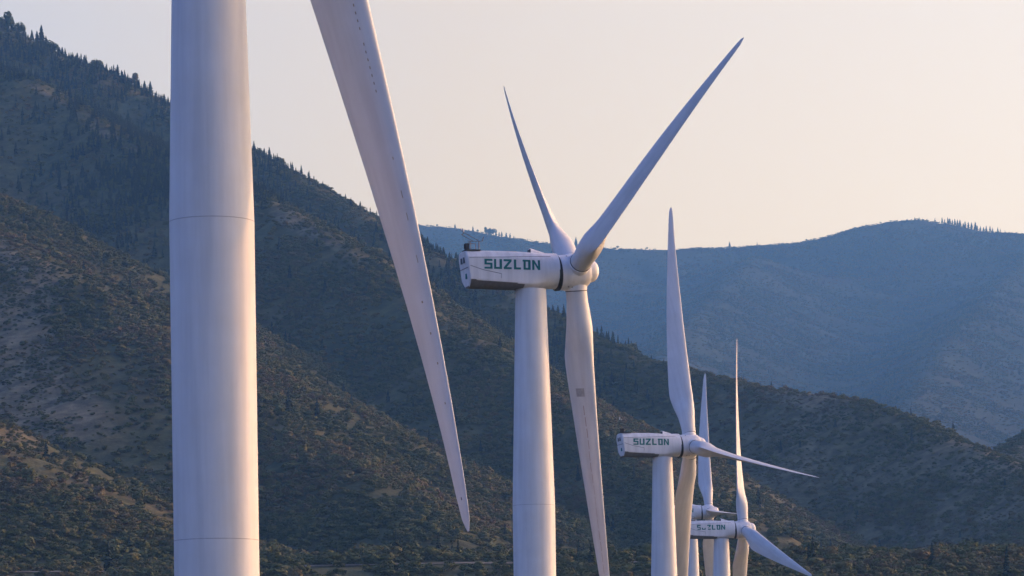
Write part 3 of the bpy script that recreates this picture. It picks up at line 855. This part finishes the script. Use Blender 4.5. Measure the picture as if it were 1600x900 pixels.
    if spec.get('frame', 'up') == 'up':
        g_ = join(T_((NX0 + .6, yy, zr), (NX0 + .6, yy, zr + .95)), T_((NX0 + 1.55, yy, zr), (NX0 + 1.55, yy, zr + 1.0), .045), T_((NX0 + .3, yy, zr + .95), (NX0 + 1.6, yy, zr + .98)),
                  T_((NX0 + .9, yy, zr + .98), (NX0 - .35, yy + .1, zr + 1.65)), T_((NX0 + 1.5, yy, zr + 1.05), (NX0 - .2, yy + .1, zr + 1.95)), T_((NX0 - .35, yy + .1, zr + 1.65), (NX0 - .1, yy + .1, zr + 1.8), .05),
                  T_((NX0 - .1, yy + .1, zr + 1.8), (NX0 - .35, yy + .1, zr + 2.15)), T_((NX0 + 1.55, yy, zr + .95), (NX0 + 2.0, yy, zr + 1.05)), T_((NX0 + 1.9, yy, zr + 1.0), (NX0 + 2.1, yy, zr + 1.45), .045),
                  T_((NX0 + .6, .1, zr), (NX0 + .6, .1, zr + .9)), T_((NX0 + 1.55, .1, zr), (NX0 + 1.55, .1, zr + .9)), T_((NX0 + .6, .1, zr + .9), (NX0 + 1.55, .1, zr + .9)), T_((NX0 + .6, yy, zr + .9), (NX0 + .6, .1, zr + .9)))
        sub('mast_frame', *g_, M_STEEL)
        g_ = join(T_((NX0 - .35, yy + .1, zr + 2.1), (NX0 - .35, yy + .1, zr + 2.35), .06), T_((NX0 - .12, yy + .1, zr + 1.9), (NX0 - .12, yy + .1, zr + 2.2), .06)); sub('anemometer', *g_, M_NAC)
    else:
        g_ = join(T_((NX0 + .6, yy, zr), (NX0 + .6, yy, zr + .85)), T_((NX0 + 1.55, yy, zr), (NX0 + 1.55, yy, zr + .85)), T_((NX0 + .3, yy, zr + .85), (NX0 + 1.6, yy, zr + .85)), T_((NX0 + 1.3, yy, zr + .85), (NX0 - .2, yy, zr + 2.2), .018), T_((NX0 + .1, yy, zr + .9), (NX0 - .2, yy, zr + 2.2), .018))
        sub('mast_frame', *g_, M_STEEL)
        g_ = join(T_((NX0 - .2, yy, zr + 2.2), (NX0 - .2, yy, zr + 2.6), .07), T_((NX0 + .1, yy, zr + 2.25), (NX0 + .1, yy, zr + 2.15), .07)); sub('anemometer', *g_, M_NAC)
    # rotor: everything tilted 5 degrees nose up about the hub centre
    TILT = RD(5)
    def prof(pts, n=64):
        return loft([[(x_, r_ * cos(2 * pi * k / n), r_ * sin(2 * pi * k / n)) for k in range(n)] for x_, r_ in pts])
    V, Fc = prof([(-2.36, 1.80), (-2.34, 1.93), (-1.98, 1.93), (-1.96, 1.80)])
    rg = obj('rotor_seal', V, Fc, M_DARK, root, True, sharp=40); rg.location = (OV, 0, H); rg.rotation_euler = (0, -TILT, 0)
    V, Fc = prof([(-1.99, 1.70), (-1.97, 1.88), (-1.2, 1.92), (0.4, 1.86), (1.15, 1.72), (1.45, 1.48), (1.5, 1.28), (1.75, 1.26), (2.1, 1.16), (2.35, .98), (2.55, .70), (2.65, .38), (2.68, 0.05)])
    hub = obj('hub', V, Fc, M_NAC, root, True, sharp=32); hub.location = (OV, 0, H); hub.rotation_euler = (0, -TILT, 0)
    pt = spec['pitch'] if isinstance(spec['pitch'], tuple) else (spec['pitch'],) * 3
    for q in range(3):
        beta = RD(pt[q])
        ph = RD(spec['phi'] + 120 * q)
        # rotor frame: X axis forwards, "up" Z, "near" = -Y
        S = Vector((0, -sin(ph), cos(ph))); T1 = Vector((0, -cos(ph), -sin(ph))); A = Vector((1, 0, 0))
        cx_ = A * cos(beta) + T1 * sin(beta)           # towards the leading edge
        yv = S.cross(cx_)
        Mx = Matrix((cx_, yv, S)).transposed().to_4x4()
        Minv = Mx.inverted()
        fw = (Minv.to_3x3() @ A)
        V = bend_mesh(BL_V, fw, RT * math.tan(RD(spec['cones'][q])), spec.get('lin', 0.55), spec.get('bow', 0.0))
        ob = obj('blade', V, BL_F, M_BLADE, root, True, sharp=60)
        R5 = Matrix.Rotation(-TILT, 4, 'Y')
        ob.matrix_local = Matrix.Translation((OV, 0, H)) @ R5 @ Mx
        def bsub(name, V, Fc, m, sm=False, lab=None):
            o_ = obj(name, bend_mesh(V, fw, RT * math.tan(RD(spec['cones'][q])), spec.get('lin', 0.55), spec.get('bow', 0.0)), Fc, m, ob, sm)
            if lab: o_['label'] = lab
            return o_
        # fairing of the hub round the root, a dark seal above it and a few bolt heads
        n = 40
        V, Fc = loft([[(rr * cos(2 * pi * k / n), rr * sin(2 * pi * k / n), z_) for k in range(n)] for rr, z_ in ((1.30, 0.6), (1.28, 1.6), (1.22, 2.0), (1.10, 2.0))])
        o_ = obj('root_collar', V, Fc, M_NAC, hub, True, sharp=35); o_.matrix_local = Mx
        V, Fc = loft([[(rr * cos(2 * pi * k / n), rr * sin(2 * pi * k / n), z_) for k in range(n)] for rr, z_ in ((1.15, 2.0), (1.19, 2.0), (1.19, 2.09), (1.15, 2.09))])
        bsub('root_seal', V, Fc, M_DARK)
        side = 1 if spec['vgside'] > 0 else -1
        if q in spec.get('vg', ()):
            parts_ = []; rnd = random.Random(q + 4); r = 12.2
            while r < 31:
                gap = 0.42 if r < 20.5 else rnd.choice((0.5, 1.2, 1.8, .45))
                if not (rnd.random() < 0.12):
                    parts_.append(blade_strip(r, r + (0.15 if r < 26 else .4), 0.16 - (r - 12) * .0012, 0.178 - (r - 12) * .0012, side, .012, 1))
                r += gap
            for rr_, xx_ in ((31.8, .27), (33.5, .22), (35.1, .20), (37.2, .24)): parts_.append(blade_strip(rr_, rr_ + .12, xx_, xx_ + .05, side, .012, 1))
            V, Fc = join(*parts_); o_ = bsub('edge_strips', V, Fc, M_VG); o_['kind'] = 'stuff'
        if q in spec.get('patch', ()):
            V, Fc = join(*[blade_strip(12.6, 13.5, .26 + .05 * k_, .31 + .05 * k_, side, .015, 2) for k_ in range(7)]); bsub('repair_patch', V, Fc, M_PATCH, False, 'square grey patch of tape on the hanging blade')
            V, Fc = join(*[blade_strip(r_, r_ + 1.02 if r_ < 33 else r_ + .5, .33 + .015 * sin(r_), .345 + .015 * sin(r_) + .008 * (int(r_ * 7) % 3), side, .01, 3) for r_ in np.arange(14.5, 34, 1.25)])
            bsub('grime_streak', V, Fc, M_STAIN)
        # tip receptor
        V, Fc = blade_strip(42.2, 42.35, .4, .5, 1, .01, 1); bsub('receptor', V, Fc, M_STEEL)
    # bolt heads and drain plates on the hub
    for a, x_ in ((-118, -1.25), (-118, -.8), (-60, -1.2), (-64, -.75), (180, -1.3), (60, -1.1)):
        aa = RD(a); c_ = Vector((x_, -cos(aa) * 1.9, sin(aa) * 1.9)); d_ = Vector((0, -cos(aa), sin(aa)))
        V, Fc = tube_geo(c_ - d_ * .03, c_ + d_ * .04, .075, 10); o_ = obj('bolt', V, Fc, M_GREY, hub, False)
    return root

TURB = [
 dict(hub=(-11.90, 183.51, 54.5 + CZ), az=44, phi=167.6, cones=(0.45, 4, 4), pitch=-89, girth=0.945, over=0.30, bow=0.62, drop=26.75, vg=(0,), vgside=1,
      label='nearest and largest turbine, thick white tower and hanging blade cut off at the top'),
 dict(hub=(6.84, 382.6, 52.98 + CZ), az=17.6, phi=67.06, cones=(7.38, 3.0, 7.28), pitch=(-78, -70, -78), vg=(), patch=(1,), vgside=1,
      label='second nearest white turbine, two blades raised in a V against the sky'),
 dict(hub=(29.68, 592.6, 52.58 + CZ), az=17.4, phi=-17.79, cones=(7.35, 6.2, 8.6), pitch=10, vgside=-1, frame='low',
      label='third nearest white turbine, one blade straight up and a slim one pointing right'),
 dict(hub=(50.02, 771.7, 49.92 + CZ), az=8.99, phi=-13.04, cones=(6.62, 4.86, 5.0), pitch=(-74, -74, 10), vgside=-1, frame='low', worn=True,
      label='white turbine with worn lettering on its nacelle and a blade slanting down right'),
 dict(hub=(53.29, 967.5, 67.48 + CZ), az=3, phi=-25.0, cones=(6.41, 3.5, 1.5), pitch=10, vgside=-1, frame='low',
      label='farthest white turbine, half hidden behind the hanging blade of the third'),
]
for s_ in TURB: make_turbine(s_)

# ------------------------------------------------------------------ haze over the whole valley
HAZE_D, HAZE_C = 6.8e-5, (0.19, 0.49, 1.0)
V, Fc = box_geo(-11800, 11800, -3200, 12200, -3, 2600)
me = bpy.data.meshes.new('haze'); me.from_pydata(V, [], Fc)
hm = bpy.data.materials.new('evening haze'); hm.use_nodes = True
t = hm.node_tree; t.nodes.clear(); oo = t.nodes.new('ShaderNodeOutputMaterial'); pv = t.nodes.new('ShaderNodeVolumePrincipled')
pv.inputs['Density'].default_value = HAZE_D; pv.inputs['Color'].default_value = (*HAZE_C, 1); pv.inputs['Anisotropy'].default_value = 0.2
t.links.new(pv.outputs[0], oo.inputs['Volume'])
me.materials.append(hm)
hz = bpy.data.objects.new('haze', me); COL.objects.link(hz); hz['kind'] = 'stuff'; hz['label'] = 'bluish evening haze filling the valley'
